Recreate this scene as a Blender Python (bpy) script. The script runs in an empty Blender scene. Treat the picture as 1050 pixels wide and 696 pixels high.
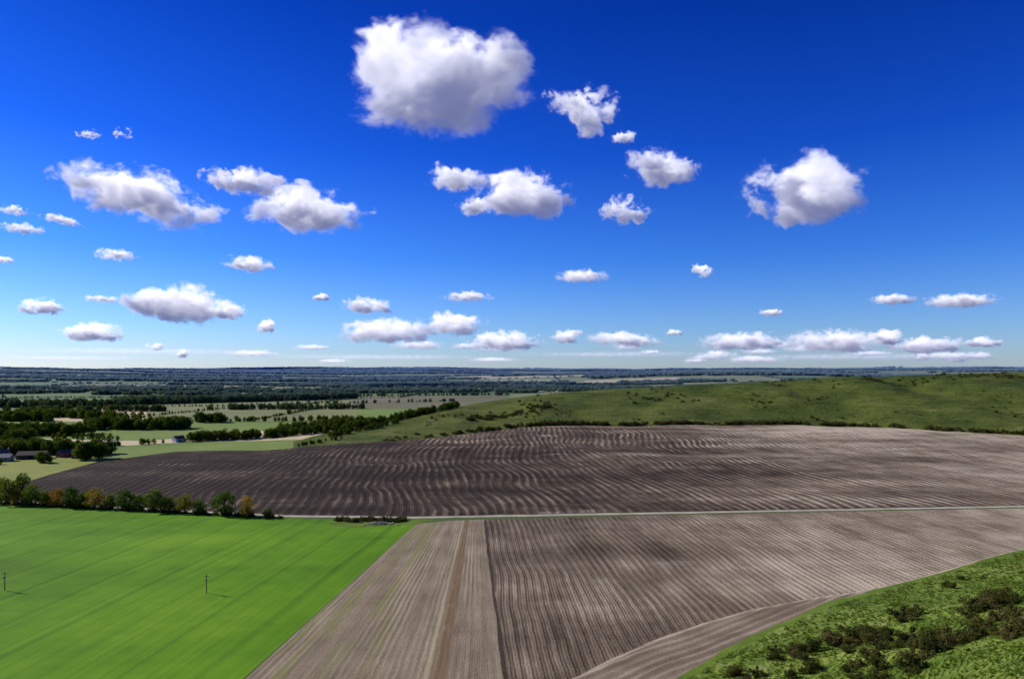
import bpy, math, random, time, bmesh
import numpy as np
from mathutils import Vector, Matrix, noise, geometry
T0=time.time()
random.seed(7)
scene=bpy.context.scene
scene.view_settings.view_transform='Standard'
scene.view_settings.look='None'
scene.view_settings.exposure=0
SUN_AZ=math.radians(-68); SUN_EL=math.radians(30)
EYE=80.0

# ------------------------------------------------------------ helpers
def cl(t,a=0.0,b=1.0): return a if t<a else b if t>b else t
def ss(a,b,x):
    t=cl((x-a)/(b-a)); return t*t*(3-2*t)
def nz(x,y,s,o=0.0): return noise.noise(Vector((x/s,y/s,o)))
class Tab:
    def __init__(s,pts,x0,x1,sm):
        xs=np.arange(x0,x1,5.0); ys=np.interp(xs,[p[0] for p in pts],[p[1] for p in pts])
        k=int(sm/5); 
        if k>1:
            pad=np.pad(ys,(k,k),mode='edge'); ker=np.hanning(2*k+1); ker/=ker.sum()
            ys=np.convolve(pad,ker,mode='valid')
        s.y=ys.tolist(); s.x0=x0
    def __call__(s,x):
        f=(x-s.x0)/5.0
        if f<=0: return s.y[0]
        i=int(f)
        if i>=len(s.y)-1: return s.y[-1]
        f-=i; return s.y[i]*(1-f)+s.y[i+1]*f
FOOT=[(-1200,-300),(-420,-60),(-200,20),(0,140),(42,176),(60,196),(85,217),(110,237),(163,269),(233,311),(400,375),(800,500),(1600,700)]
RFOOT=[(-300,690),(-222,691),(-151,728),(-64,818),(45,893),(229,916),(453,920),(583,777),(900,640),(1600,500)]
hillfoot=Tab(FOOT,-1500,2000,15)
hillprof=Tab([(-100,0),(0,0),(15,1.4),(30,4),(50,11),(69,20),(85,30),(100,42),(106,49),(115,60),(130,72),(160,78),(400,84),(1500,90)],-100,1500,15)
rf=Tab(RFOOT,-400,2500,40)
rc=Tab([(-300,760),(-189,860),(-154,930),(-71,1080),(25,1150),(126,1180),(300,1200),(643,1200),(862,1150),(1300,1040),(2500,1000)],-400,2500,60)
rz=Tab([(-300,0),(-240,1),(-189,8),(-154,14),(-71,27),(25,39),(126,48),(300,57),(430,63),(557,71),(610,75),(655,71),(700,76),(862,81),(1300,93),(2500,90)],-400,2500,30)
def base(x,y):
    z=8*ss(420,900,y)*ss(-350,50,x)*(1-ss(1300,1900,y))
    m=ss(400,520,y)*(1-ss(1000,1300,y))*ss(-420,-250,x)
    if m>0: z+=m*(nz(x,y,130,3)*3.8+nz(x+0.4*y,y,60,5)*1.3+1.0)
    m=ss(900,3000,y)
    if m>0:
        z+=m*(nz(x,y,900,1)*9)
        d=math.hypot(x,y)
        z+=ss(4500,12000,d)*(132+55*nz(x,y,3500,2)+22*nz(x,y,900,9))
        z+=62*math.exp(-((x-1750)/1300)**2-((y-6200)/1300)**2)
    return z
def height(x,y):
    z=base(x,y)
    if x>-300 and y>480:
        yf=rf(x); yc=rc(x); zc=rz(x)
        if yc-yf<40: yc=yf+40
        t=(y-yf)/(yc-yf)
        if t>0:
            if t<1:
                s=0.40*t+0.60*(t*t*(3-2*t)); s=s*ss(-300,-210,x)
                g=math.sin(math.pi*t)
                z=z*(1-s)+zc*s+g*(nz(x,y*0.35,85,4)*10+nz(x,y*.5,30,8)*4.0+nz(x,y,14,2)*1.2)*ss(-200,0,x)
                z-=10*math.exp(-((x-640)/22)**2-((t-.82)/.2)**2)
            else:
                s=(1-ss(0,650,y-yc))*ss(-300,-210,x)
                z=z*(1-s)+max(zc,z)*s
    s=(hillfoot(x)-y)*0.82
    if s>0:
        h=hillprof(s)
        z+=h+ss(3,30,s)*(nz(x,y,26,6)*1.8+nz(x,y,9,7)*0.6)
    return z

# ------------------------------------------------------------ node helper
class G:
    def __init__(s,nt): s.nt=nt; nt.nodes.clear()
    def n(s,typ,ins=None,**pr):
        nd=s.nt.nodes.new(typ)
        for k,v in pr.items(): setattr(nd,k,v)
        for k,v in (ins or {}).items():
            if hasattr(v,'is_output'): s.nt.links.new(v,nd.inputs[k])
            else: nd.inputs[k].default_value=v
        return nd
    def m(s,op,a,b=0.0,c=0.0,clamp=False):
        nd=s.nt.nodes.new('ShaderNodeMath'); nd.operation=op; nd.use_clamp=clamp
        for i,v in enumerate((a,b,c)):
            if hasattr(v,'is_output'): s.nt.links.new(v,nd.inputs[i])
            else: nd.inputs[i].default_value=v
        return nd.outputs[0]
    def mix(s,f,a,b,bt='MIX'):
        nd=s.nt.nodes.new('ShaderNodeMix'); nd.data_type='RGBA'; nd.blend_type=bt
        for i,v in ((0,f),(6,a),(7,b)):
            if hasattr(v,'is_output'): s.nt.links.new(v,nd.inputs[i])
            else: nd.inputs[i].default_value=(*v,1) if isinstance(v,tuple) and len(v)==3 else v
        return nd.outputs[2]
    def pos(s): return s.n('ShaderNodeNewGeometry').outputs['Position']
    def sx(s,v):
        o=s.n('ShaderNodeSeparateXYZ',{0:v}).outputs; return o[0],o[1],o[2]
    def xyz(s,a,b,c=0.0): return s.n('ShaderNodeCombineXYZ',{0:a,1:b,2:c}).outputs[0]
    def noise(s,v,scale,detail=4,rough=0.55,dist=0.0):
        return s.n('ShaderNodeTexNoise',{'Vector':v,'Scale':scale,'Detail':detail,'Roughness':rough,'Distortion':dist}).outputs[0]
    def cn(s,v,scale,amp,detail=4,rough=.6):
        return s.m('MULTIPLY',s.m('SUBTRACT',s.noise(v,scale,detail,rough),.5),amp)
    def add(s,*a):
        r=a[0]
        for b in a[1:]: r=s.m('ADD',r,b)
        return r
    def mr(s,v,a,b,c=0.0,d=1.0,smooth=True):
        nd=s.n('ShaderNodeMapRange',{0:v,1:a,2:b,3:c,4:d}); 
        if smooth: nd.interpolation_type='SMOOTHSTEP'
        return nd.outputs[0]
    def ramp(s,f,stops):
        nd=s.n('ShaderNodeValToRGB',{0:f}); e=nd.color_ramp.elements
        while len(e)<len(stops): e.new(0.5)
        for i,(p,c) in enumerate(stops): e[i].position=p; e[i].color=(*c,1)
        return nd.outputs[0]
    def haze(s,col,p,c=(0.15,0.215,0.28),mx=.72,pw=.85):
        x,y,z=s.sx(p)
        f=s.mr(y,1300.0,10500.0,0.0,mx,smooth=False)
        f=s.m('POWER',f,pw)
        return s.mix(f,col,c)  # aerial haze painted into the base colour, stronger with distance
    def out(s,col,rough=0.9,bump=None,bs=1.0,bd=0.2,spec=0.1):
        b=s.n('ShaderNodeBsdfPrincipled',{'Roughness':rough,'Specular IOR Level':spec})
        if hasattr(col,'is_output'): s.nt.links.new(col,b.inputs['Base Color'])
        else: b.inputs['Base Color'].default_value=(*col,1)
        if bump is not None:
            bn=s.n('ShaderNodeBump',{'Strength':bs,'Distance':bd,'Height':bump})
            s.nt.links.new(bn.outputs[0],b.inputs['Normal'])
        o=s.n('ShaderNodeOutputMaterial',{0:b.outputs[0]}); return b
def newmat(name):
    m=bpy.data.materials.new(name); m.use_nodes=True; return m,G(m.node_tree)
M={}
def stripe(g,u,period,sharp=1.0):
    s=g.m('SINE',g.m('MULTIPLY',u,2*math.pi/period))
    s=g.m('MULTIPLY_ADD',s,0.5,0.5)
    return g.m('POWER',s,sharp) if sharp!=1.0 else s
SOIL=[(0.0,(0.036,0.023,0.014)),(0.28,(0.094,0.065,0.041)),(0.6,(0.250,0.188,0.122)),(1.0,(0.62,0.51,0.36))]
def mat_plough(name,upper):
    m,g=newmat(name); p=g.pos(); x,y,z=g.sx(p)
    warp=g.add(g.cn(p,0.008,34.0 if upper else 12.0,2,.4),g.cn(p,0.06,1.8 if upper else 1.0,2,.5),g.cn(p,.35,.5,2))
    u=g.m('ADD',g.m('MULTIPLY_ADD',y,0.07,x),warp)
    if upper: u=g.m('ADD',u,g.m('MULTIPLY',g.m('SINE',g.m('MULTIPLY',y,0.0125)),10.0))
    s1=stripe(g,u,6.4 if upper else 3.0,1.5); s2=stripe(g,u,1.55 if upper else 1.0); s3=stripe(g,u,27.0,3.0)
    fine=g.noise(p,1.3,6,0.78)
    streak=g.noise(g.xyz(g.m('MULTIPLY',u,0.5),g.m('MULTIPLY',y,0.03)),1.0,4,0.65)
    shade_bands=g.cn(g.xyz(g.m('MULTIPLY',x,0.0035),g.m('MULTIPLY',y,0.018),3.0),1.0,1.3,4,.6)  # broad bands painting cloud shadow into the soil colour
    if upper:
        f=g.add(g.mr(x,-290.0,400.0,0.03,0.62),g.mr(y,640.0,880.0,0.0,0.07),g.cn(p,.009,.9,5),shade_bands)
        f=g.add(f,g.m('MULTIPLY',g.mr(x,200.0,500.0),g.mr(y,650.0,800.0,0.0,.18)))
    else:
        f=g.add(g.mr(x,-20.0,220.0,0.50,0.84),g.mr(y,320.0,390.0,0.0,-.13),g.cn(p,.012,.75,5),g.m('MULTIPLY',shade_bands,.6))
    f=g.add(f,g.cn(p,.05,.55,5),g.m('MULTIPLY',g.m('SUBTRACT',streak,0.5),0.7),g.m('MULTIPLY',g.m('SUBTRACT',fine,0.5),1.0))
    amp=g.mr(g.noise(p,0.018,4,0.65),0.36,0.66,0.02,0.52 if upper else 0.24)
    f=g.m('ADD',f,g.m('MULTIPLY',g.m('SUBTRACT',s1,0.4),amp))
    f=g.m('SUBTRACT',f,g.m('MULTIPLY',s3,0.07))
    col=g.ramp(f,SOIL)
    ch=g.m('MULTIPLY',g.mr(g.noise(g.xyz(g.m('MULTIPLY',x,.5),y,2.0),0.02,5,0.6),0.60,0.72),g.mr(streak,0.3,0.6))
    ch=g.m('MULTIPLY',ch,g.mr(x,-60.0,60.0))
    col=g.mix(g.m('MULTIPLY',ch,0.65),col,(0.60,0.52,0.41))
    b=g.add(g.m('MULTIPLY',s1,0.6 if upper else .4),g.m('MULTIPLY',s2,0.2),g.m('MULTIPLY',fine,0.9))
    g.out(col,0.95,b,1.0,0.85 if upper else .55); return m
M['plough_up']=mat_plough('ploughed_soil_upper',True)
M['plough_lo']=mat_plough('ploughed_soil_lower',False)

def mat_headland(name,gain,per):
    m,g=newmat(name); p=g.pos(); x,y,z=g.sx(p)
    u=g.m('ADD',g.m('MULTIPLY',x,-0.62),g.m('MULTIPLY',y,0.78))
    u=g.m('ADD',u,g.m('MULTIPLY',g.noise(p,0.02,2,0.5),8.0))
    s=stripe(g,u,per,1.5); fine=g.noise(p,1.5,6,0.78)
    st=g.noise(g.xyz(g.m('MULTIPLY',u,.6),g.m('MULTIPLY',x,.02)),1.0,4,.65)
    f=g.add(g.m('MULTIPLY',s,0.14),g.m('MULTIPLY',fine,0.8),g.cn(p,.05,.6),g.m('MULTIPLY',st,.5)); f=g.m('ADD',f,gain)
    col=g.ramp(f,SOIL)
    g.out(col,0.95,f,0.9,0.4); return m
M['headland']=mat_headland('headland_soil',-.09,3.3)
M['rut']=mat_headland('wheel_rut_soil',.12,2.0)

def mat_stubble():
    m,g=newmat('stubble'); p=g.pos(); x,y,z=g.sx(p)
    t=g.m('DIVIDE',g.m('SUBTRACT',y,178.0),190.0)
    xl=g.m('MULTIPLY_ADD',t,19.0,-70.0); w=g.m('MULTIPLY_ADD',t,-33.0,69.0)
    u=g.m('DIVIDE',g.m('SUBTRACT',x,xl),w)
    u=g.add(u,g.cn(p,.04,.014,3),g.cn(p,.3,.006,3))
    cv=g.xyz(u,g.m('MULTIPLY',y,0.0012))
    band=g.noise(cv,16.0,6,0.75); fine=g.noise(p,1.1,6,0.78); mid=g.noise(p,0.06,5)
    s=stripe(g,u,0.031,1.2); s2=stripe(g,u,.0107,1.0)
    am=g.mr(g.noise(cv,5.0,2),.35,.65,.02,.24)
    f=g.add(g.m('MULTIPLY',s,am),g.m('MULTIPLY',s2,.06),g.m('MULTIPLY',band,0.8),g.m('MULTIPLY',fine,0.75),g.m('MULTIPLY',mid,.4))
    f=g.m('SUBTRACT',f,0.58)
    col=g.ramp(f,[(0.1,(0.115,0.084,0.052)),(0.45,(0.275,0.212,0.136)),(0.9,(0.53,0.44,0.29))])
    gr=g.m('MULTIPLY',g.mr(g.noise(cv,11.0,3,0.5),0.46,0.60),g.mr(u,0.30,0.60,1.0,0.0))
    gr=g.m('MULTIPLY',gr,g.mr(g.m('ADD',s,g.m('MULTIPLY',mid,0.5)),0.4,0.9))
    col=g.mix(g.m('MULTIPLY',gr,0.8),col,(0.23,0.25,0.055))
    tr=g.m('ABSOLUTE',g.m('SUBTRACT',u,0.735)); tr=g.m('MULTIPLY',g.mr(tr,0.015,0.045,1.0,0.0),g.mr(g.add(mid,g.cn(p,.5,.5)),0.3,0.55,0.35,0.85))
    col=g.mix(tr,col,(0.20,0.125,0.060))
    tr=g.m('ABSOLUTE',g.m('SUBTRACT',u,0.685)); col=g.mix(g.mr(tr,0.006,0.02,0.4,0.0),col,(0.42,0.39,0.22))
    g.out(col,0.95,f,0.9,0.35); return m
M['stubble']=mat_stubble()

def mat_grass(name,c0,c1,c2,sc=0.02,tram=0.0,bd=0.15,haze=False,fn=.5):
    m,g=newmat(name); p=g.pos(); x,y,z=g.sx(p)
    f=g.add(g.cn(p,sc,1.3,5),g.cn(p,1.7,fn,6,.7),g.cn(p,.12,.35,5))
    f=g.m('ADD',f,.5)
    if tram:
        u=g.m('MULTIPLY_ADD',y,-0.11,x)
        u=g.m('ADD',u,g.m('MULTIPLY',g.noise(p,0.01,2),5.0))
        cv=g.xyz(g.m('MULTIPLY',u,0.35),g.m('MULTIPLY',y,0.004))
        f=g.m('ADD',f,g.cn(cv,1.0,.6*tram,4,.65))
        f=g.m('SUBTRACT',f,g.m('MULTIPLY',stripe(g,u,21.0,50.0),0.22*tram))
        f=g.m('SUBTRACT',f,g.m('MULTIPLY',stripe(g,u,3.0,2.0),0.05*tram))
        f=g.m('ADD',f,g.cn(g.xyz(g.m('MULTIPLY',x,.004),g.m('MULTIPLY',y,.02),1.0),1.0,.8*tram,4))
    col=g.ramp(f,[(0.05,c0),(0.5,c1),(0.95,c2)])
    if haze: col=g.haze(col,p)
    g.out(col,0.9,f,0.6,bd); return m
M['green']=mat_grass('young_crop',(0.052,0.135,0.003),(0.112,0.262,0.005),(0.21,0.37,0.014),0.011,1.0)
M['verge']=mat_grass('verge_grass',(0.07,0.075,0.03),(0.13,0.13,0.05),(0.25,0.22,0.11),0.05)
M['bright']=mat_grass('bright_grass',(0.07,0.12,0.012),(0.12,0.19,0.02),(0.2,0.26,0.05),0.08)
M['pale']=mat_grass('pasture',(0.11,0.18,0.035),(0.18,0.25,0.05),(0.27,0.32,0.09),0.01,0.5)
M['yellow']=mat_grass('meadow',(0.15,0.20,0.03),(0.25,0.28,0.055),(0.33,0.33,0.09),0.012,0.5)
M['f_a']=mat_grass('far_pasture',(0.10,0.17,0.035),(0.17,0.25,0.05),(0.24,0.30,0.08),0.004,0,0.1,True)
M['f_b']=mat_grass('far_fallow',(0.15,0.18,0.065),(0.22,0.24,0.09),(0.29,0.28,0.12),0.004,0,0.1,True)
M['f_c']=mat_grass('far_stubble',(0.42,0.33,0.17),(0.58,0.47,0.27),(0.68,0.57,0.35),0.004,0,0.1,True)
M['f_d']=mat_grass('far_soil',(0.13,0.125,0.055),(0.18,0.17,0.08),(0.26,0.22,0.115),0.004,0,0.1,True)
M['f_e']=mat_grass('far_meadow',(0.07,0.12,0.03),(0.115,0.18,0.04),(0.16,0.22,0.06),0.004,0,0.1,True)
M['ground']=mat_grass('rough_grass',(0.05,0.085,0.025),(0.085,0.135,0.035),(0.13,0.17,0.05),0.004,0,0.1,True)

def mat_down():
    m,g=newmat('downland_turf'); p=g.pos(); x,y,z=g.sx(p)
    f=g.add(g.cn(p,.012,1.4,5),g.cn(p,.2,1.1,6,.78))
    f=g.m('ADD',f,g.cn(g.xyz(g.m('MULTIPLY',x,0.02),g.m('MULTIPLY',y,0.01),g.m('MULTIPLY',z,0.45)),1.0,.65,4))
    f=g.m('ADD',f,g.mr(z,18.0,60.0,.54,.40))
    col=g.ramp(f,[(0.05,(0.026,0.042,0.010)),(0.38,(0.078,0.112,0.017)),(0.66,(0.145,0.175,0.030)),(1.0,(0.30,0.27,0.10))])
    sc=g.mr(g.noise(p,0.045,6,0.8),0.53,0.64)
    col=g.mix(g.m('MULTIPLY',sc,0.65),col,(0.036,0.046,0.013))
    g.out(col,0.95,f,1.0,4.0); return m
M['down']=mat_down()
def mat_hill():
    m,g=newmat('hillside_turf'); p=g.pos(); x,y,z=g.sx(p)
    ter=stripe(g,g.m('ADD',z,g.add(g.cn(p,.1,2.6,4,.6),g.cn(p,.6,.5,3))),0.8,1.3)
    tam=g.mr(g.noise(p,.06,3),.38,.62,.0,.32)
    f=g.add(g.m('MULTIPLY',ter,tam),g.cn(p,.6,1.1,6,.78),g.cn(p,.035,1.3,5))
    f=g.m('ADD',f,.38)
    col=g.ramp(f,[(0.0,(0.040,0.068,0.010)),(0.35,(0.115,0.180,0.022)),(0.65,(0.20,0.27,0.042)),(1.0,(0.37,0.37,0.14))])
    g.out(col,0.9,g.add(g.m('MULTIPLY',ter,.7),g.noise(p,.6,6,.75)),1.0,0.7); return m
M['hill']=mat_hill()
def mat_chalk():
    m,g=newmat('chalk_gravel'); p=g.pos()
    f=g.m('ADD',g.m('MULTIPLY',g.noise(p,0.12,6,0.75),0.8),g.m('MULTIPLY',g.noise(p,3.0,4,0.7),0.3))
    col=g.ramp(f,[(0.35,(0.24,0.20,0.14)),(0.55,(0.46,0.41,0.32)),(0.75,(0.62,0.57,0.47))])
    g.out(col,0.95,f,0.5,0.1); return m
M['chalk']=mat_chalk()
m,g=newmat('dark_soil'); p=g.pos(); col=g.ramp(g.noise(p,0.8,5,0.7),[(0.3,(0.025,0.018,0.012)),(0.7,(0.10,0.075,0.05))]); g.out(col,0.95); M['dark']=m

# ------------------------------------------------------------ ground plan (world metres)
polys=[]
def densify(pts,closed=True):
    o=[]; n=len(pts)
    for i in range(n if closed else n-1):
        a=pts[i]; b=pts[(i+1)%n]
        L=math.hypot(b[0]-a[0],b[1]-a[1]); mx,my=(a[0]+b[0])/2,(a[1]+b[1])/2
        st=max(5.0,0.02*math.hypot(mx,my)); k=max(1,int(L/st))
        for j in range(k): o.append((a[0]+(b[0]-a[0])*j/k,a[1]+(b[1]-a[1])*j/k))
    if not closed: o.append(pts[-1])
    return o
def smooth_path(pts,it=2):
    for _ in range(it):
        o=[pts[0]]
        for a,b in zip(pts[:-1],pts[1:]):
            o.append((a[0]*.75+b[0]*.25,a[1]*.75+b[1]*.25)); o.append((a[0]*.25+b[0]*.75,a[1]*.25+b[1]*.75))
        o.append(pts[-1]); pts=o
    return pts
def strip(path,w,wob=0.0):
    path=densify(path,False); L=[];R=[]
    for i,(x,y) in enumerate(path):
        a=path[max(0,i-1)]; b=path[min(len(path)-1,i+1)]
        dx,dy=b[0]-a[0],b[1]-a[1]; l=math.hypot(dx,dy) or 1
        nx,ny=-dy/l,dx/l; w1=w/2*(1+wob*nz(x,y,12,1)); w2=w/2*(1+wob*nz(x,y,12,2))
        L.append((x+nx*w1,y+ny*w1)); R.append((x-nx*w2,y-ny*w2))
    return L+R[::-1]
rnd=random.Random(11)
cells=[]
rows=[700,1120,1560,2100,2750,3600,4600,5900,7600,10500]
for a,b in zip(rows[:-1],rows[1:]):
    x=-1.15*b
    while x<1.15*b:
        w=rnd.uniform(0.16,0.42)*b*rnd.uniform(.6,1.2)+60
        sk=rnd.uniform(-0.12,0.12)*w
        ya=a+rnd.uniform(0,0.08)*(b-a); yb=b-rnd.uniform(0,0.1)*(b-a)
        q=[(x,ya),(x+w*0.97,ya+rnd.uniform(-.06,.06)*(b-a)),(x+w*0.97+sk,yb),(x+sk,yb+rnd.uniform(-.06,.06)*(b-a))]
        k=rnd.choice(['f_a','f_c','f_b','f_e','f_c','f_d','f_e','f_a','f_b'])
        cells.append((k,q)); x+=w
def addpoly(k,pts):
    ar=sum(a[0]*b[1]-b[0]*a[1] for a,b in zip(pts,pts[1:]+pts[:1]))
    polys.append((k,pts if ar>0 else pts[::-1]))
def P(k,pts,dens=True): addpoly(k,densify(pts) if dens else list(pts))
for k,q in cells: P(k,q)
P('f_b',[(-600,1120),(-256,1120),(-492,2154),(-1000,1867)])
P('f_d',[(-344,1500),(-5,1500),(-10,2300),(-560,2300)])
P('f_e',[(-560,2310),(-10,2310),(150,2960),(-700,2960)])
P('f_c',[(-250,3000),(300,3000),(380,3700),(-350,3700)])
P('f_a',[(310,3000),(900,3000),(1000,3700),(390,3700)])
P('f_c',[(-500,4700),(350,4700),(400,5600),(-450,5600)])
P('f_c',[(500,4500),(1100,4500),(1300,5300),(560,5300)])
P('f_c',[(-2300,3400),(-1500,3350),(-1600,4100),(-2500,4150)])
P('f_a',[(-700,860),(-430,800),(-300,1000),(-256,1110),(-620,1110)])
P('pale',[(-336,683),(-222,691),(-190,760),(-214,800),(-366,795),(-450,730),(-373,615)])
P('yellow',[(-362,533),(-373,614),(-450,730),(-620,760),(-640,560),(-560,452),(-440,440),(-332,430)])
GREEN=[(-50.6,362),(-78,110),(-100,60),(-200,-20),(-420,-80),(-1000,60),(-1000,490),(-440,436),(-316,420),(-127,378)]
P('green',GREEN)
P('stubble',[(-50.6,362),(-33,370),(-14.6,372),(-1.3,178),(4,100),(-78,100)])
P('plough_lo',[(-14.6,372),(97,385),(307,404),(700,440),(1000,468),(1000,300),(300,200),(4,80),(-1.3,178)])
ridge_front=[(x,rf(x)+5*nz(x,0,60,1)) for x in [-222,-190]+list(range(-151,1500,20))]
up=[(-127,384),(-54,380),(97,393),(307,412),(700,446),(1000,474),(1400,512)]+[p for p in ridge_front[::-1] if p[0]<1380]+[(-336,683),(-373,615),(-362,533),(-338,436),(-316,426)]
P('plough_up',up)
P('down',ridge_front+[(1600,1700),(300,1600),(-30,1400),(-170,1120),(-215,930),(-250,780)])
track=[(-330,427),(-230,404),(-127,381.5),(-54,377.5),(97,390.5),(307,409),(700,443),(1000,471),(1400,512)]
P('verge',strip(track,7.0,0.8),False)
P('chalk',strip(track,4.2,0.35),False)
P('bright',[(-84,352),(-50.6,360),(-42,372),(-52,374),(-90,371),(-100,362)])
curve=smooth_path([(-60,118),(-25,148),(16.6,178),(35,198),(69,224),(101,240),(131,251),(167,270),(233,313),(400,378),(800,503)],2)
hp=[(x,hillfoot(x)+1.8*nz(x,0,14,3)) for x in range(-420,1600,6)]
P('headland',curve+[(900,480),(160,150),(-60,80)])
P('hill',hp+[(1600,-400),(900,-1500),(-900,-1500),(-420,-300)])
P('bright',strip([(x,hillfoot(x)-1.0) for x in range(20,700,6)],2.6,1.2),False)
P('rut',strip(curve[3:],1.2,1.1),False)
P('dark',strip([(-14.8,371),(-8.2,272),(-1.5,178),(3,110)],1.2,0.9),False)

# ------------------------------------------------------------ triangulate ground
pv=[]; pf=[]
for k,pts in polys:
    i0=len(pv); pv+= [Vector(p) for p in pts]; pf.append(list(range(i0,i0+len(pts))))
r=6.0; rr=[]
while r<30000: rr.append(r); r*=1.028
jr=random.Random(3)
front=[math.radians(a) for a in np.arange(-56,56.01,0.7)]
backa=[math.radians(a) for a in np.arange(62,299,8)]
for r in rr:
    angs=front if r>45 else front[::4]
    for a in angs+backa:
        q=a+jr.uniform(-.0015,.0015); s=r*(1+jr.uniform(-.004,.004))
        pv.append(Vector((math.sin(q)*s,math.cos(q)*s)))
res=geometry.delaunay_2d_cdt(pv,[],pf,0,1e-3)
V,E,F,OV,OE,OF=res
Z=[height(v.x,v.y) for v in V]
keyname={'green':'grass_field','stubble':'stubble_field','plough_up':'ploughed_field','plough_lo':'ploughed_field','headland':'field_headland',
 'down':'downland_ridge','hill':'grassy_hillside','chalk':'chalk_track','rut':'wheel_track','verge':'grass_verge','bright':'grass_verge','dark':'field_furrow','pale':'pasture_field','yellow':'meadow_field'}
groups={}
for f,of in zip(F,OF):
    k=polys[max(of)][0] if of else 'ground'
    gk=k if k in keyname else 'ground'
    groups.setdefault(gk,[]).append((f,k))
for gk,fl in groups.items():
    remap={}; vs=[]; fs=[]; mi=[]; slots=[]
    for f,k in fl:
        if k not in slots: slots.append(k)
        idx=[]
        for i in f:
            if i not in remap: remap[i]=len(vs); vs.append((V[i].x,V[i].y,Z[i]))
            idx.append(remap[i])
        a,b,c=[V[i] for i in f[:3]]
        if (b.x-a.x)*(c.y-a.y)-(b.y-a.y)*(c.x-a.x)<0: idx=idx[::-1]
        fs.append(idx); mi.append(slots.index(k))
    me=bpy.data.meshes.new(keyname.get(gk,'ground')); me.from_pydata(vs,[],fs)
    for s in slots: me.materials.append(M[s])
    me.polygons.foreach_set('material_index',mi); me.polygons.foreach_set('use_smooth',[True]*len(fs)); me.update()
    o=bpy.data.objects.new(keyname.get(gk,'ground'),me); scene.collection.objects.link(o)

# ------------------------------------------------------------ vegetation
def leafmat(name,stops,transl=0.35,haze=False):
    m,g=newmat(name); p=g.pos()
    oi=g.n('ShaderNodeObjectInfo').outputs['Random']
    lf=g.n('ShaderNodeNewGeometry').outputs['Random Per Island']
    f=g.m('ADD',g.m('MULTIPLY',oi,0.8),g.m('MULTIPLY',lf,0.2))
    col=g.ramp(f,stops)
    v=g.mr(g.noise(p,0.45,3,0.6),0.3,0.7,0.6,1.35)
    col=g.mix(1.0,col,g.xyz(v,v,v),'MULTIPLY')
    if haze: col=g.haze(col,p,(.34,.48,.66),.9,.72)  # pale blue haze painted in, lifting the shaded far leaves
    d=g.n('ShaderNodeBsdfDiffuse',{0:col}); t=g.n('ShaderNodeBsdfTranslucent',{0:col})
    mx=g.n('ShaderNodeMixShader',{0:transl,1:d.outputs[0],2:t.outputs[0]})
    g.n('ShaderNodeOutputMaterial',{0:mx.outputs[0]}); return m
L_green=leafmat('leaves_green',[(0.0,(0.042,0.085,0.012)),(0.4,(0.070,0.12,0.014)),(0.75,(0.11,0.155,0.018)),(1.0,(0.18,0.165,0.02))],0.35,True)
L_row=leafmat('leaves_hedgerow',[(0.0,(0.06,0.12,0.012)),(0.45,(0.12,0.18,0.018)),(0.75,(0.22,0.235,0.02)),(1.0,(0.32,0.21,0.02))],.42)
L_aut=leafmat('leaves_autumn',[(0.0,(0.32,0.26,0.02)),(0.5,(0.38,0.26,0.02)),(1.0,(0.38,0.18,0.015))],.42)
L_bush=leafmat('leaves_scrub',[(0.0,(0.060,0.078,0.018)),(0.5,(0.11,0.115,0.028)),(1.0,(0.18,0.145,0.05))])
L_tuft=leafmat('grass_tussock',[(0.0,(0.08,0.14,0.012)),(0.5,(0.15,0.23,0.02)),(1.0,(0.26,0.30,0.07))],0.2)
m,g=newmat('bark'); p=g.pos(); g.out(g.ramp(g.noise(p,4.0,5,0.6),[(0.3,(0.05,0.038,0.028)),(0.7,(0.14,0.11,0.085))]),0.95); BARK=m

def cyl(vs,fs,mi,a,b,ra,rb,n=7,mat=0):
    a=Vector(a); b=Vector(b); d=(b-a).normalized(); up=Vector((0,0,1)) if abs(d.z)<.9 else Vector((1,0,0))
    u=d.cross(up).normalized(); v=d.cross(u); i0=len(vs)
    for c,r in ((a,ra),(b,rb)):
        for i in range(n):
            t=2*math.pi*i/n; vs.append(tuple(c+u*math.cos(t)*r+v*math.sin(t)*r))
    for i in range(n):
        j=(i+1)%n; fs.append((i0+i,i0+j,i0+n+j,i0+n+i)); mi.append(mat)
    fs.append(tuple(i0+n+i for i in range(n))); mi.append(mat)
def quadleaf(vs,fs,mi,c,s,R,mat):
    n=Vector((R.gauss(0,1),R.gauss(0,1),R.gauss(0,1)+0.4)).normalized(); t=n.orthogonal().normalized()
    t=Matrix.Rotation(R.uniform(0,6.28),3,n)@t; b=n.cross(t)
    i0=len(vs); k=R.uniform(.5,.9)
    for p in (c-t*s,c+b*s*k,c+t*s,c-b*s*k): vs.append(tuple(p))
    fs.append((i0,i0+1,i0+2,i0+3)); mi.append(mat)
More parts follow.
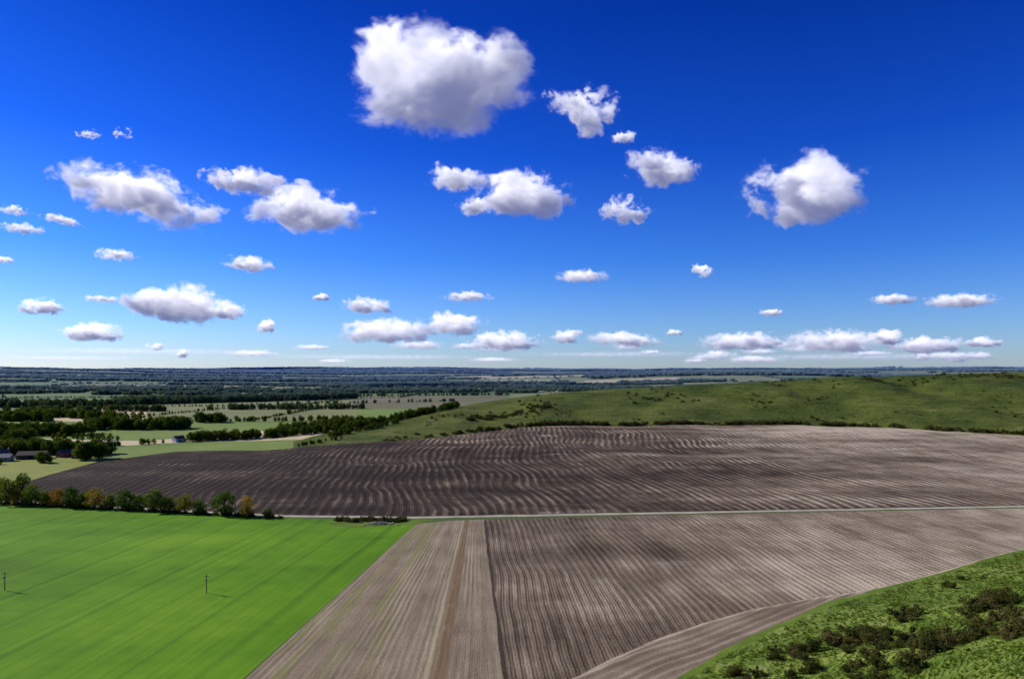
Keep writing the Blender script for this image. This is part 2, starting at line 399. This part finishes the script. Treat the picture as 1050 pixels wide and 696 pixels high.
def tree_mesh(name,seed,h=10,cw=4.2,nc=16,per=110,ls=0.36,leaf=None,low=0.25,shape=1.0):
    R=random.Random(seed); vs=[];fs=[];mi=[]
    bend=Vector((R.uniform(-.4,.4),R.uniform(-.4,.4),0))
    cyl(vs,fs,mi,(0,0,-0.6),(bend.x*.5,bend.y*.5,h*.33),0.035*h,0.024*h)
    cyl(vs,fs,mi,(bend.x*.5,bend.y*.5,h*.33),(bend.x,bend.y,h*.72),0.024*h,0.009*h)
    cent=[]
    for i in range(nc):
        for _ in range(30):
            zz=R.uniform(low,0.93); wz=math.sin(math.pi*cl((zz-low+0.14)/(1.1-low)))**(0.6*shape)
            a=R.uniform(0,6.283); rad=cw*wz*math.sqrt(R.uniform(.1,1))*.78
            c=Vector((math.cos(a)*rad+bend.x,math.sin(a)*rad+bend.y,zz*h))
            if all((c-q).length>cw*0.34 for q,_ in cent): break
        cent.append((c,cw*R.uniform(.26,.46)))
    for c,r in cent[:9]:
        b0=Vector((bend.x*.6,bend.y*.6,h*R.uniform(.25,.5))); cyl(vs,fs,mi,b0,c,0.011*h,0.004*h,5)
    for c,r in cent:
        for _ in range(per):
            d=Vector((R.gauss(0,1),R.gauss(0,1),R.gauss(0,.8))).normalized()
            rr=r*(R.uniform(.55,1.0)**.5)*(1+0.35*noise.noise(d*2.3+c))
            quadleaf(vs,fs,mi,c+d*rr,ls*R.uniform(.6,1.3),R,1)
    me=bpy.data.meshes.new(name); me.from_pydata(vs,[],fs); me.materials.append(BARK); me.materials.append(leaf)
    me.polygons.foreach_set('material_index',mi); me.update(); return me
def bush_mesh(name,seed,h=2.6,w=2.2,nc=11,per=190,ls=0.13,leaf=None):
    R=random.Random(seed); vs=[];fs=[];mi=[]; cent=[]
    for i in range(nc):
        a=R.uniform(0,6.283); rad=w*math.sqrt(R.random())*.85
        zz=R.uniform(.10,.85)*h*(1-0.45*(rad/w)**2)
        c=Vector((math.cos(a)*rad,math.sin(a)*rad,zz)); cent.append((c,w*R.uniform(.18,.40)))
        cyl(vs,fs,mi,(R.uniform(-.2,.2),R.uniform(-.2,.2),-.3),c,0.07,0.025,5)
    for c,r in cent:
        for _ in range(per):
            d=Vector((R.gauss(0,1),R.gauss(0,1),R.gauss(0,.9))).normalized()
            q=c+d*r*(R.uniform(.3,1.2)**.5)*(1+.5*noise.noise(d*3+c)); q.z=max(q.z,.02)
            quadleaf(vs,fs,mi,q,ls*R.uniform(.6,1.4),R,1)
    me=bpy.data.meshes.new(name); me.from_pydata(vs,[],fs); me.materials.append(BARK); me.materials.append(leaf)
    me.polygons.foreach_set('material_index',mi); me.update(); return me
def tuft_mesh(seed):
    R=random.Random(seed); vs=[];fs=[]
    for i in range(46):
        a=R.uniform(0,6.283); r=R.uniform(0,.30); x,y=math.cos(a)*r,math.sin(a)*r
        hgt=R.uniform(.18,.42); o=R.uniform(.05,.3); w=R.uniform(.03,.07); i0=len(vs)
        vs+=[(x-math.sin(a)*w,y+math.cos(a)*w,-.05),(x+math.sin(a)*w,y-math.cos(a)*w,-.05),(x+math.cos(a)*o,y+math.sin(a)*o,hgt)]
        fs.append((i0,i0+1,i0+2))
    me=bpy.data.meshes.new('tussock'); me.from_pydata(vs,[],fs); me.materials.append(L_tuft); return me
def empty(name):
    e=bpy.data.objects.new(name,None); scene.collection.objects.link(e); return e
def scatter(parent,label,pts,meshes,seed=1,sink=0.0):
    """pts: (x,y,scale). face-instanced masses; one instancer child per variant"""
    R=random.Random(seed); B=[[] for _ in meshes]
    for p in pts: B[R.randrange(len(meshes))].append(p)
    for k,(ps,me) in enumerate(zip(B,meshes)):
        if not ps: continue
        vs=[];fs=[]
        for x,y,s in ps:
            a=R.uniform(0,6.283); z=height(x,y)-sink*s; i0=len(vs); h=s*.7071
            for j in range(4):
                t=a+j*math.pi/2; vs.append((x+math.cos(t)*h,y+math.sin(t)*h,z))
            fs.append((i0,i0+1,i0+2,i0+3))
        im=bpy.data.meshes.new(label); im.from_pydata(vs,[],fs)
        io=bpy.data.objects.new(label+'_%d'%(k+1),im); scene.collection.objects.link(io); io.parent=parent
        io.instance_type='FACES'; io.use_instance_faces_scale=True; io.instance_faces_scale=1.0
        io.show_instancer_for_render=False; io.show_instancer_for_viewport=False
        c=bpy.data.objects.new(label+'_plant_%d'%(k+1),me); scene.collection.objects.link(c); c.parent=io
TG=[tree_mesh('tree_green_%d'%i,20+i,h=10,cw=4.6+.4*(i%2),nc=15,per=85,ls=.46,leaf=L_green,low=.12) for i in range(5)]
TR=[tree_mesh('tree_row_%d'%i,40+i,h=10,cw=4.7,nc=20,per=160,ls=.27,leaf=L_row,low=.08) for i in range(5)]
TA=[tree_mesh('tree_autumn_%d'%i,60+i,h=10,cw=4.5,nc=18,per=150,ls=.27,leaf=L_aut,low=.08) for i in range(2)]
BU=[bush_mesh('scrub_%d'%i,80+i,leaf=L_bush) for i in range(5)]
TF=[tuft_mesh(90+i) for i in range(3)]
def copse_mesh(seed):
    R=random.Random(seed); vs=[];fs=[];mi=[]
    for t in range(14):
        cx,cy=R.uniform(-22,22),R.uniform(-9,9); hh=R.uniform(9,15)
        for k in range(5):
            c=Vector((cx+R.uniform(-3,3),cy+R.uniform(-3,3),hh*R.uniform(.3,.85))); r=R.uniform(2.5,4.2)
            for _ in range(22):
                d=Vector((R.gauss(0,1),R.gauss(0,1),R.gauss(0,1))).normalized()
                quadleaf(vs,fs,mi,c+d*r,1.5*R.uniform(.7,1.3),R,0)
    me=bpy.data.meshes.new('copse'); me.from_pydata(vs,[],fs); me.materials.append(L_green); return me
CO=[copse_mesh(100+i) for i in range(4)]

R=random.Random(5)
def band(a,b,width,spacing,smin,smax):
    L=math.hypot(b[0]-a[0],b[1]-a[1]); n=int(L*max(width,spacing)/spacing**2); o=[]
    dx,dy=(b[0]-a[0])/L,(b[1]-a[1])/L
    for i in range(n):
        t=R.random(); w=R.uniform(-.5,.5)*width
        o.append((a[0]+(b[0]-a[0])*t-dy*w,a[1]+(b[1]-a[1])*t+dx*w,R.uniform(smin,smax)))
    return o
near=[]
near+=band((-602,962),(-466,975),34,7,1.1,1.8)
near+=band((-510,1098),(-462,1100),22,7,1.1,1.7)
near+=band((-378,798),(-235,870),24,6,0.7,1.2)
near+=band((-300,900),(-215,1000),34,7,0.8,1.4)
near+=band((-700,870),(-545,885),40,8,1.0,1.7)
near+=band((-640,800),(-560,800),30,8,1.0,1.5)
near+=band((-495,690),(-400,668),30,7,0.9,1.5)
near+=band((-398,632),(-380,636),12,6,1.3,1.7)
near+=band((-520,650),(-478,690),40,8,1.0,1.5)
near+=band((-430,606),(-408,606),8,6,.6,1.0)
near+=band((-560,560),(-440,600),10,8,0.4,0.8)
near+=band((-450,732),(-370,797),7,6,0.3,0.7)
near+=band((-225,860),(-90,1080),22,7,0.6,1.2)
near+=band((-215,790),(-150,900),12,6,0.4,0.8)
near+=band((-222,695),(-190,765),6,5,0.25,0.5)
near+=band((-983,1700),(-508,2154),90,10,1.4,2.1)
near+=band((-1300,1560),(-900,1600),60,11,1.2,2.0)
near+=band((-620,1480),(-330,1520),24,8,0.8,1.4)
near+=band((-900,1250),(-640,1160),26,8,0.9,1.6)
near+=band((-1100,1150),(-760,1130),30,8,1.0,1.7)
near+=band((-1000,1380),(-720,1420),20,8,0.9,1.4)
near+=band((-600,1118),(-260,1118),9,7,0.5,1.0)
near+=band((-700,862),(-450,805),8,7,0.4,0.9)
near+=band((-640,1700),(-160,1900),10,9,0.5,1.0)
near+=band((-560,2305),(-10,2305),16,10,0.7,1.3)
W=empty('distant_woodland')
scatter(W,'woodland',near,TG,2)
hed=[];cop=[]
for k,q in cells:
    for i in (0,1):
        a,b=q[i],q[i+1]; my=(a[1]+b[1])/2; L=math.hypot(b[0]-a[0],b[1]-a[1])
        if R.random()<.15: continue
        if abs((a[0]+b[0])/2)>my*.9+100: continue
        if 1150<my<3000:
            if (a[0]+b[0])/2>-100 and my<2400: continue
            n=int(L/8); big=R.random()<.3
            for j in range(n):
                t=(j+R.random())/n; hed.append((a[0]+(b[0]-a[0])*t+R.uniform(-2,2),a[1]+(b[1]-a[1])*t+R.uniform(-2,2),R.uniform(.8,1.4) if big or R.random()<.08 else R.uniform(.3,.6)))
        elif my>=3000:
            n=int(L/48)
            for j in range(n):
                t=(j+R.random())/max(n,1); cop.append((a[0]+(b[0]-a[0])*t,a[1]+(b[1]-a[1])*t,R.uniform(.35,.9)))
scatter(W,'hedge',hed,TG,3)
for i in range(80):
    y=2300*math.exp(R.random()*1.75); x=R.uniform(-.85,.85)*y
    if -0.1*y<x<0.3*y and y<6500 and R.random()<.6: continue
    wx=R.uniform(.05,.22)*y; wy=R.uniform(60,180)*(y/5000+.4)
    n=int(wx*wy/900)
    for j in range(min(n,240)):
        a=R.uniform(0,6.283); q=math.sqrt(R.random()); cop.append((x+math.cos(a)*q*wx,y+math.sin(a)*q*wy*.5+x*0.02,R.uniform(.8,1.5)))
for a,b,w in (((-630,2760),(-170,2900),160),((-200,2990),(900,3000),40),((-300,3780),(500,3760),120),((300,4300),(1100,4380),90),((-500,4600),(300,4650),70),((900,3600),(1700,3700),120)):
    cop+= [(x+R.uniform(-40,40),y,s*.9) for x,y,s in band(a,b,w,26,.8,1.5)]
for a,b,w in (((-3500,5200),(-600,5600),180),((-200,7300),(2600,7600),300),((600,5700),(3900,5900),420),((-6000,8200),(0,8600),260),((-9000,11000),(9000,11000),450),((-5000,9600),(5000,9900),240)):
    for x,y,s in band(a,b,w,44,1.2,2.0): cop.append((x,y+nz(x,0,700,3)*200,s))
scatter(W,'copse',cop,CO,4)

row=[(-322,424,.95,1),(-309,420,1.25,0),(-300,419,.8,1),(-291,417,1.0,0),(-281,416,.8,0),(-272,413,.85,1),(-263,412,1.0,0),(-254,409,.7,0),(-246,408,.95,1),(-237,406,.7,0),
 (-226,403,1.0,0),(-217,401,.75,0),(-207,399,1.05,0),(-197,397,.8,0),(-187,393.5,.9,0),(-177,392,.75,0),(-163,389,1.05,0),(-146,385,.85,1),(-134,382,.45,0),(-340,432,1.1,0),(-352,437,1.0,0),(-335,446,1.2,0),(-322,452,1.0,0)]
for i,(x,y,s,k) in enumerate(row):
    me=(TA[i%2] if k==1 else TR[i%5])
    o=bpy.data.objects.new('broadleaf_tree',me); scene.collection.objects.link(o)
    y-=4.5; x+=R.uniform(-1.5,1.5); s*=1.25
    o.location=(x,y,height(x,y)); o.scale=(s*R.uniform(.9,1.2),s*R.uniform(.9,1.2),s*R.uniform(.88,1.05)); o.rotation_euler=(0,0,R.uniform(0,6.28))
Hd=empty('hedgerow')
scatter(Hd,'hedgerow_shrub',[(x+R.uniform(-1,1),y-5+R.uniform(-1,1),s) for x,y,s in band((-330,427),(-125,380),3,2.4,.5,1.1)],BU,5)
Sc=empty('scrub')
sp=[(-95+R.uniform(0,38),370+R.uniform(-5,3),R.uniform(.3,1.0)) for _ in range(60)]
for x0,x1,w,n in ((30,260,12,230),(290,470,14,150),(460,640,12,110),(-100,30,10,50),(640,900,10,70),(260,300,8,12)):
    for i in range(n):
        x=R.uniform(x0,x1); 
        if nz(x,0,25,4)<-.25: continue
        sp.append((x,rf(x)+4+R.uniform(0,w),R.uniform(.7,2.4)))
for i in range(1500):
    x=R.uniform(-140,950); t=R.random(); y=rf(x)+(rc(x)-rf(x))*t
    if nz(x,y*.6,70,12)+.35*nz(x,y,20,3)<0.20: continue
    sp.append((x,y,R.uniform(.3,1.4)))
for i in range(80):
    x=R.uniform(-60,60); sp.append((x,rf(x)+R.uniform(100,135),R.uniform(.6,2.0)))
for i in range(110):
    x=R.uniform(520,900); sp.append((x,rc(x)-R.uniform(15,90),R.uniform(.4,1.5)))
scatter(Sc,'scrub_bush',sp,BU,6)
hb=[(58,178,.9),(63,176,.7),(72,186,.8),(79,190,1.0),(84,190,1.1),(90,192,1.5),(95,194,1.6),(100,192,1.7),(104,197,1.3),(98,186,1.2),(110,200,.9),
 (121,212,1.6),(127,216,1.2),(138,205,1.6),(144,206,1.5),(150,212,1.8),(134,200,1.0),(105,172,1.3),(110,170,1.5),(116,172,1.4),(100,162,1.2),(93,158,1.1),(118,158,1.5),(124,160,1.2),(130,168,1.0),(86,160,1.0),(82,166,.8),
 (112,150,1.3),(119,149,1.1),(155,225,.9),(70,172,.7),(140,190,.8),(148,192,.9),(96,176,.7),(160,250,.8),(172,262,.6),(106,181,1.3),(113,184,1.1),(126,182,1.2),(90,170,1.1),(77,176,1.0),(133,185,1.3),(158,219,1.5),(88,150,1.2),(80,153,1.0)]
ex=[]
for x,y,s in hb:
    for k in range(3):
        if R.random()<.7: ex.append((x+R.gauss(0,4),y+R.gauss(0,3.5),s*R.uniform(.25,.75)))
for i,(x,y,s) in enumerate(hb+ex):
    o=bpy.data.objects.new('hawthorn_bush',BU[i%5]); scene.collection.objects.link(o)
    o.location=(x,y,height(x,y)-.15); o.scale=(s*R.uniform(1.0,1.5),s*R.uniform(1.0,1.4),s*R.uniform(1.0,1.5)); o.rotation_euler=(0,0,R.uniform(0,6.28))
tp=[]
while len(tp)<14000:
    x=R.uniform(30,300); y=R.uniform(95,340); s=(hillfoot(x)-y)*.82
    if s<3 or x>y*.9+15: continue
    if nz(x,y,7,3)<-.15+R.uniform(-.2,.2): continue
    tp.append((x,y,R.uniform(.4,1.4)))
Tu=empty('grass_tussocks'); scatter(Tu,'tussock',tp,TF,7)

# ------------------------------------------------------------ built things
def flat(name,c,rough=.8,var=.25,sc=1.5):
    m,g=newmat(name); p=g.pos(); f=g.noise(p,sc,5,.6)
    g.out(g.ramp(f,[(.3,tuple(v*(1-var) for v in c)),(.7,tuple(min(1,v*(1+var)) for v in c))]),rough); return m
WOOD=flat('weathered_wood',(.10,.075,.055)); BRICK=flat('brick',(.28,.12,.08)); ROOF=flat('slate_roof',(.12,.10,.08)); TILE=flat('clay_tile',(.22,.10,.06))
WHITE=flat('white_render',(.75,.73,.68),var=.08); DARK=flat('dark_opening',(.02,.02,.025)); STEEL=flat('grey_sheet',(.34,.31,.26)); RUB=flat('chalk_rubble',(.42,.38,.32))
def part(name,parent,vs,fs,mat):
    me=bpy.data.meshes.new(name); me.from_pydata(vs,[],fs); me.materials.append(mat)
    o=bpy.data.objects.new(name,me); scene.collection.objects.link(o); o.parent=parent; return o
def boxv(x0,x1,y0,y1,z0,z1):
    return [(x0,y0,z0),(x1,y0,z0),(x1,y1,z0),(x0,y1,z0),(x0,y0,z1),(x1,y0,z1),(x1,y1,z1),(x0,y1,z1)],[(0,3,2,1),(4,5,6,7),(0,1,5,4),(1,2,6,5),(2,3,7,6),(3,0,4,7)]
def building(name,x,y,rot,L,Wd,h,rh,wall,roof,chim=False,barn=False):
    e=empty(name); e.location=(x,y,height(x,y)); e.rotation_euler=(0,0,rot)
    l,w=L/2,Wd/2
    vs=[(-l,-w,-1),(l,-w,-1),(l,w,-1),(-l,w,-1),(-l,-w,h),(l,-w,h),(l,w,h),(-l,w,h),(-l,0,h+rh-.05),(l,0,h+rh-.05)]
    part('walls',e,vs,[(0,1,5,4),(2,3,7,6),(1,2,6,9,5),(3,0,4,8,7)],wall)
    o=.45; L2=l+o; d=o*rh/w; th=.18
    vs=[(-L2,-w-o,h-d),(L2,-w-o,h-d),(L2,0,h+rh),(-L2,0,h+rh),(-L2,w+o,h-d),(L2,w+o,h-d)]
    vs+= [(a,b,c+th) for a,b,c in vs]
    part('roof',e,vs,[(0,3,2,1),(3,4,5,2),(6,7,8,9),(9,8,11,10),(0,1,7,6),(5,4,10,11),(0,6,9,3),(3,9,10,4),(1,2,8,7),(2,5,11,8)],roof)
    vs=[];fs=[]
    def op(cx,z0,z1,ww,side):
        v,f=boxv(cx-ww/2,cx+ww/2,side*w-.04,side*w+.04,z0,z1); i=len(vs); vs.extend(v); fs.extend([tuple(i+a for a in q) for q in f])
    for sd in (-1,1):
        if barn:
            op(0,0,min(3.8,h-.4),4.2,sd); op(-l*.6,1.6,2.6,1.6,sd); op(l*.6,1.6,2.6,1.6,sd)
        else:
            n=max(2,int(L/3))
            for i in range(n):
                cx=-l+(i+.5)*L/n; op(cx,.9 if i!=n//2 else 0,2.1,1.0,sd)
                if h>4: op(cx,3.4,4.5,1.0,sd)
    part('doors_and_windows',e,vs,fs,DARK)
    if chim:
        for k,cx in enumerate((-l+.7,l-.7)):
            v,f=boxv(cx-.45,cx+.45,-.4,.4,h+rh-1.2,h+rh+1.4); part('chimney_%d'%(k+1),e,v,f,wall)
building('farm_barn',-446,636,.25,24,11,4,3.0,WOOD,ROOF,barn=True)
building('farm_barn',-462,618,.25,16,9,3.8,2.6,STEEL,STEEL,barn=True)
building('farm_barn',-424,652,1.2,18,9,4,2.6,BRICK,ROOF,barn=True)
building('brick_house',-405,640,.1,12,7,5,3,BRICK,TILE,chim=True)
building('brick_house',-480,640,.5,14,7.5,5,3,WHITE,ROOF,chim=True)
building('white_cottage',-386,790,1.1,12,7,4.2,2.8,WHITE,TILE,chim=True)
building('white_cottage',-700,1180,.4,16,8,5,3,WHITE,TILE,chim=True)
building('brick_house',-615,905,.1,14,8,5,3,BRICK,TILE,chim=True)
for k,(x,y,s) in enumerate([(-1750,3300,1.4),(-1690,3320,1.2),(-1600,3280,1.5),(-900,3900,2),(-1500,3350,1.3)]):
    building('white_cottage',x,y,.2*k,14*s,8*s,5*s,3*s,WHITE,ROOF)
def pole(x,y,h=7.5):
    e=empty('utility_pole'); e.location=(x,y,height(x,y)); e.rotation_euler=(0,0,.3)
    vs=[];fs=[];mi=[]; cyl(vs,fs,mi,(0,0,-.8),(0,0,h),.17,.12,10); part('post',e,vs,fs,WOOD)
    v,f=boxv(-.95,.95,-.07,.07,h-.75,h-.6); v=[(a,b+.2,c) for a,b,c in v]; part('crossarm',e,v,f,WOOD)
    vs=[];fs=[];mi=[]
    for cx in (-.85,0,.85): cyl(vs,fs,mi,(cx,.2,h-.6),(cx,.2,h-.35),.06,.05,8)
    part('insulators',e,vs,fs,WHITE)
    v,f=boxv(-.3,.3,-.55,-.14,h-2.4,h-1.5); part('transformer',e,v,f,STEEL)
pole(-111,248,6.8); pole(-186.5,251,6.8)
vs=[];fs=[];mi=[]; Q=random.Random(8)
for i in range(70):
    x,y=Q.gauss(0,4),Q.gauss(0,1.3); s=Q.uniform(.2,.6); z=max(0,1.2-abs(x)*.2)*Q.random()
    i0=len(vs); 
    for a in range(8):
        vs.append((x+s*(1 if a&1 else -1)*Q.uniform(.5,1),y+s*(1 if a&2 else -1)*Q.uniform(.5,1),z+s*.7*(1 if a&4 else -1)*Q.uniform(.5,1)))
    for q in ((0,2,3,1),(4,5,7,6),(0,1,5,4),(1,3,7,5),(3,2,6,7),(2,0,4,6)): fs.append(tuple(i0+a for a in q))
o=part('rubble_heap',None,vs,fs,RUB); o.location=(-70,361,height(-70,361)+.2)

# ------------------------------------------------------------ clouds (volumes with painted glow, ~1.2 km up)
def cloud(x,y,z,w,h,A=3.2,B=.42,tilt=0.0,dens=14.0,seed=0,sc=1.25,rate=.9,big=False):
    m,g=newmat('cloud_vapour')
    o=g.n('ShaderNodeTexCoord').outputs['Object']; X,Y,Zc=g.sx(o)
    zz=g.m('ADD',Zc,g.m('MULTIPLY',g.m('MINIMUM',Zc,0.0),0.55))
    r2=g.add(g.m('MULTIPLY',X,X),g.m('MULTIPLY',Y,Y),g.m('MULTIPLY',zz,zz))
    asp=w/h
    v=g.n('ShaderNodeVectorMath',{0:o,1:(asp*.8,asp*.7,1.0)},operation='MULTIPLY').outputs[0]
    v=g.n('ShaderNodeVectorMath',{0:v,1:(seed*3.7,seed*1.3,seed*7.1)},operation='ADD').outputs[0]
    n=g.noise(v,sc,7 if big else 6,.68,.25)
    f=g.m('MULTIPLY_ADD',g.m('SUBTRACT',n,.5),A,B)
    f=g.m('SUBTRACT',f,g.m('MULTIPLY',r2,.85))
    d=g.m('MULTIPLY',f,3.2,clamp=True)
    d=g.m('MULTIPLY',g.m('MULTIPLY',d,d),(dens*1.5)/w)
    sca=g.n('ShaderNodeVolumeScatter',{'Color':(1,1,1,1),'Density':d,'Anisotropy':0.2})
    lit_fac=g.m('ADD',g.mr(Zc,-.45,.6,0,1),g.m('MULTIPLY',g.m('SUBTRACT',n,.54),-4.5),clamp=True)
    glow_col=g.mix(lit_fac,(.085,.095,.19),(.60,.60,.68))  # emission paints bright tops and grey bases, standing in for scattered sunlight
    em=g.n('ShaderNodeEmission',{0:glow_col,1:d})
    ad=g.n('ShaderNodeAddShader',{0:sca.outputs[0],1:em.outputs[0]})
    g.n('ShaderNodeOutputMaterial',{1:ad.outputs[0]})
    m.cycles.volume_step_rate=rate
    me=bpy.data.meshes.new('cloud')
    bm=bmesh.new(); bmesh.ops.create_icosphere(bm,subdivisions=2,radius=1.1); bm.to_mesh(me); bm.free(); me.materials.append(m)
    ob=bpy.data.objects.new('cloud',me); scene.collection.objects.link(ob)
    ob.location=(x,y,z); ob.scale=(w/2,w*.36,h/2); ob.rotation_euler=(0,tilt,0)
BASE=1200.0
CL=[(-.112,.425,.250,.200,4.0,.46,0,204),(.107,.377,.125,.07,4,.25,.15),(.224,.295,.115,.06,3.6,.32,.15),(.014,.254,.15,.08,3.0,.45,.05),(-.079,.279,.09,.055,3.6,.35,0),(-.05,.24,.07,.03,3.6,.3,0),
 (.43,.257,.17,.115,3.2,.42,0),(.167,.235,.07,.045,3.8,.3,0),(-.54,.250,.22,.085,3.2,.45,.22),(-.30,.232,.17,.075,3.2,.42,.06),(-.39,.275,.12,.05,3.8,.3,.12),
 (-.487,.095,.14,.065,3.0,.48,.1),(-.42,.088,.07,.035,3.2,.4,.1),(-.582,.171,.06,.02,3,.4,0),(-.386,.157,.08,.027,3.2,.4,.1),(.103,.139,.075,.024,3,.42,0),(.278,.147,.036,.027,3,.42,.3),
 (-.064,.11,.075,.018,3.2,.35,0),(-.69,.094,.06,.03,3,.45,0),(-.614,.056,.09,.036,3,.45,0),(-.36,.066,.036,.03,3,.4,0),(-.186,.057,.15,.045,3.2,.4,0),(-.086,.067,.095,.042,3,.45,0),(-.214,.096,.08,.03,3.5,.35,.1),
 (-.014,.043,.11,.036,3.2,.42,0),(.08,.051,.05,.028,3.2,.36,0),(.164,.046,.11,.026,3.2,.42,.05),(.557,.106,.065,.02,3,.42,0),(.657,.103,.10,.026,3,.45,0),(.379,.087,.042,.013,3,.4,0),
 (.336,.043,.13,.034,3.4,.38,0),(.479,.042,.15,.042,3.4,.38,0),(.607,.038,.11,.030,3.4,.38,0),(.69,.043,.055,.02,3,.42,0),(.55,.049,.05,.028,3,.45,0),
 (-.72,.21,.07,.02,3.8,.25,.1),(-.73,.236,.05,.016,3.8,.25,0),(-.66,.222,.06,.018,3.8,.25,.2),(-.279,.11,.028,.014,3.2,.4,0),(-.60,.107,.06,.012,3.8,.3,0),(.164,.341,.04,.022,3.8,.25,0),(-.571,.349,.03,.022,4,.1,0),(-.62,.348,.035,.018,4,.12,0),(-.745,.164,.03,.012,3.2,.35,0),(.238,.058,.03,.012,3,.4,0)]
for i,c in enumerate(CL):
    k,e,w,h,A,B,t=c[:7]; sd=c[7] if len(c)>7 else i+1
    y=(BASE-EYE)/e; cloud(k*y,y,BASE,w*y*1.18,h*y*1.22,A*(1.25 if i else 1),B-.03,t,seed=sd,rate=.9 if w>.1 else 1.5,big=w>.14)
Q=random.Random(21)
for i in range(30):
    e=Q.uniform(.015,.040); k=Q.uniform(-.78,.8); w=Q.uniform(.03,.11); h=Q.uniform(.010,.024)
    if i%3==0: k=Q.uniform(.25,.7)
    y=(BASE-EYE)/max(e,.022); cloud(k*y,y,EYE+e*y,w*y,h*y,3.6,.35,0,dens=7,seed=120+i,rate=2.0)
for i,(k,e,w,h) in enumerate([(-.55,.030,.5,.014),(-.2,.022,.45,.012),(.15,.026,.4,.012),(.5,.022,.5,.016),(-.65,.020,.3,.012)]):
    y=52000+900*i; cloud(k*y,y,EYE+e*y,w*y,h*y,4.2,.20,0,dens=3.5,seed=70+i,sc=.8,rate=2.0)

# ------------------------------------------------------------ sky, sun, camera
w=bpy.data.worlds.new('World'); scene.world=w; w.use_nodes=True; g=G(w.node_tree)
st=g.n('ShaderNodeTexSky',sky_type='NISHITA',sun_disc=False,sun_elevation=SUN_EL,sun_rotation=SUN_AZ%(2*math.pi),altitude=100,air_density=1.0,dust_density=.4,ozone_density=3.0)
tc=g.n('ShaderNodeTexCoord').outputs['Generated']; _,_,zz=g.sx(tc)
tint=g.ramp(zz,[(0.0,(.54,.66,.97)),(.06,(.37,.58,1.0)),(.16,(.14,.40,1.0)),(.30,(.035,.225,.92)),(.46,(.010,.135,.70)),(1.0,(.06,.17,.46))])
col=g.mix(1.0,st.outputs[0],tint,'MULTIPLY')
bg=g.n('ShaderNodeBackground',{0:col,1:.15}); g.n('ShaderNodeOutputWorld',{0:bg.outputs[0]})
sd=bpy.data.lights.new('sun','SUN'); sd.energy=5.0; sd.angle=math.radians(.5); sd.color=(1,.94,.83)
so=bpy.data.objects.new('sun',sd); scene.collection.objects.link(so)
S=Vector((math.sin(SUN_AZ)*math.cos(SUN_EL),math.cos(SUN_AZ)*math.cos(SUN_EL),math.sin(SUN_EL)))
so.rotation_euler=S.to_track_quat('Z','Y').to_euler()
cd=bpy.data.cameras.new('camera'); cd.lens=24; cd.sensor_width=36; cd.shift_y=34/1050; cd.clip_start=.5; cd.clip_end=150000
co=bpy.data.objects.new('camera',cd); scene.collection.objects.link(co); co.location=(0,0,EYE); co.rotation_euler=(math.radians(90),0,0)
scene.camera=co
print('done',time.time()-T0)
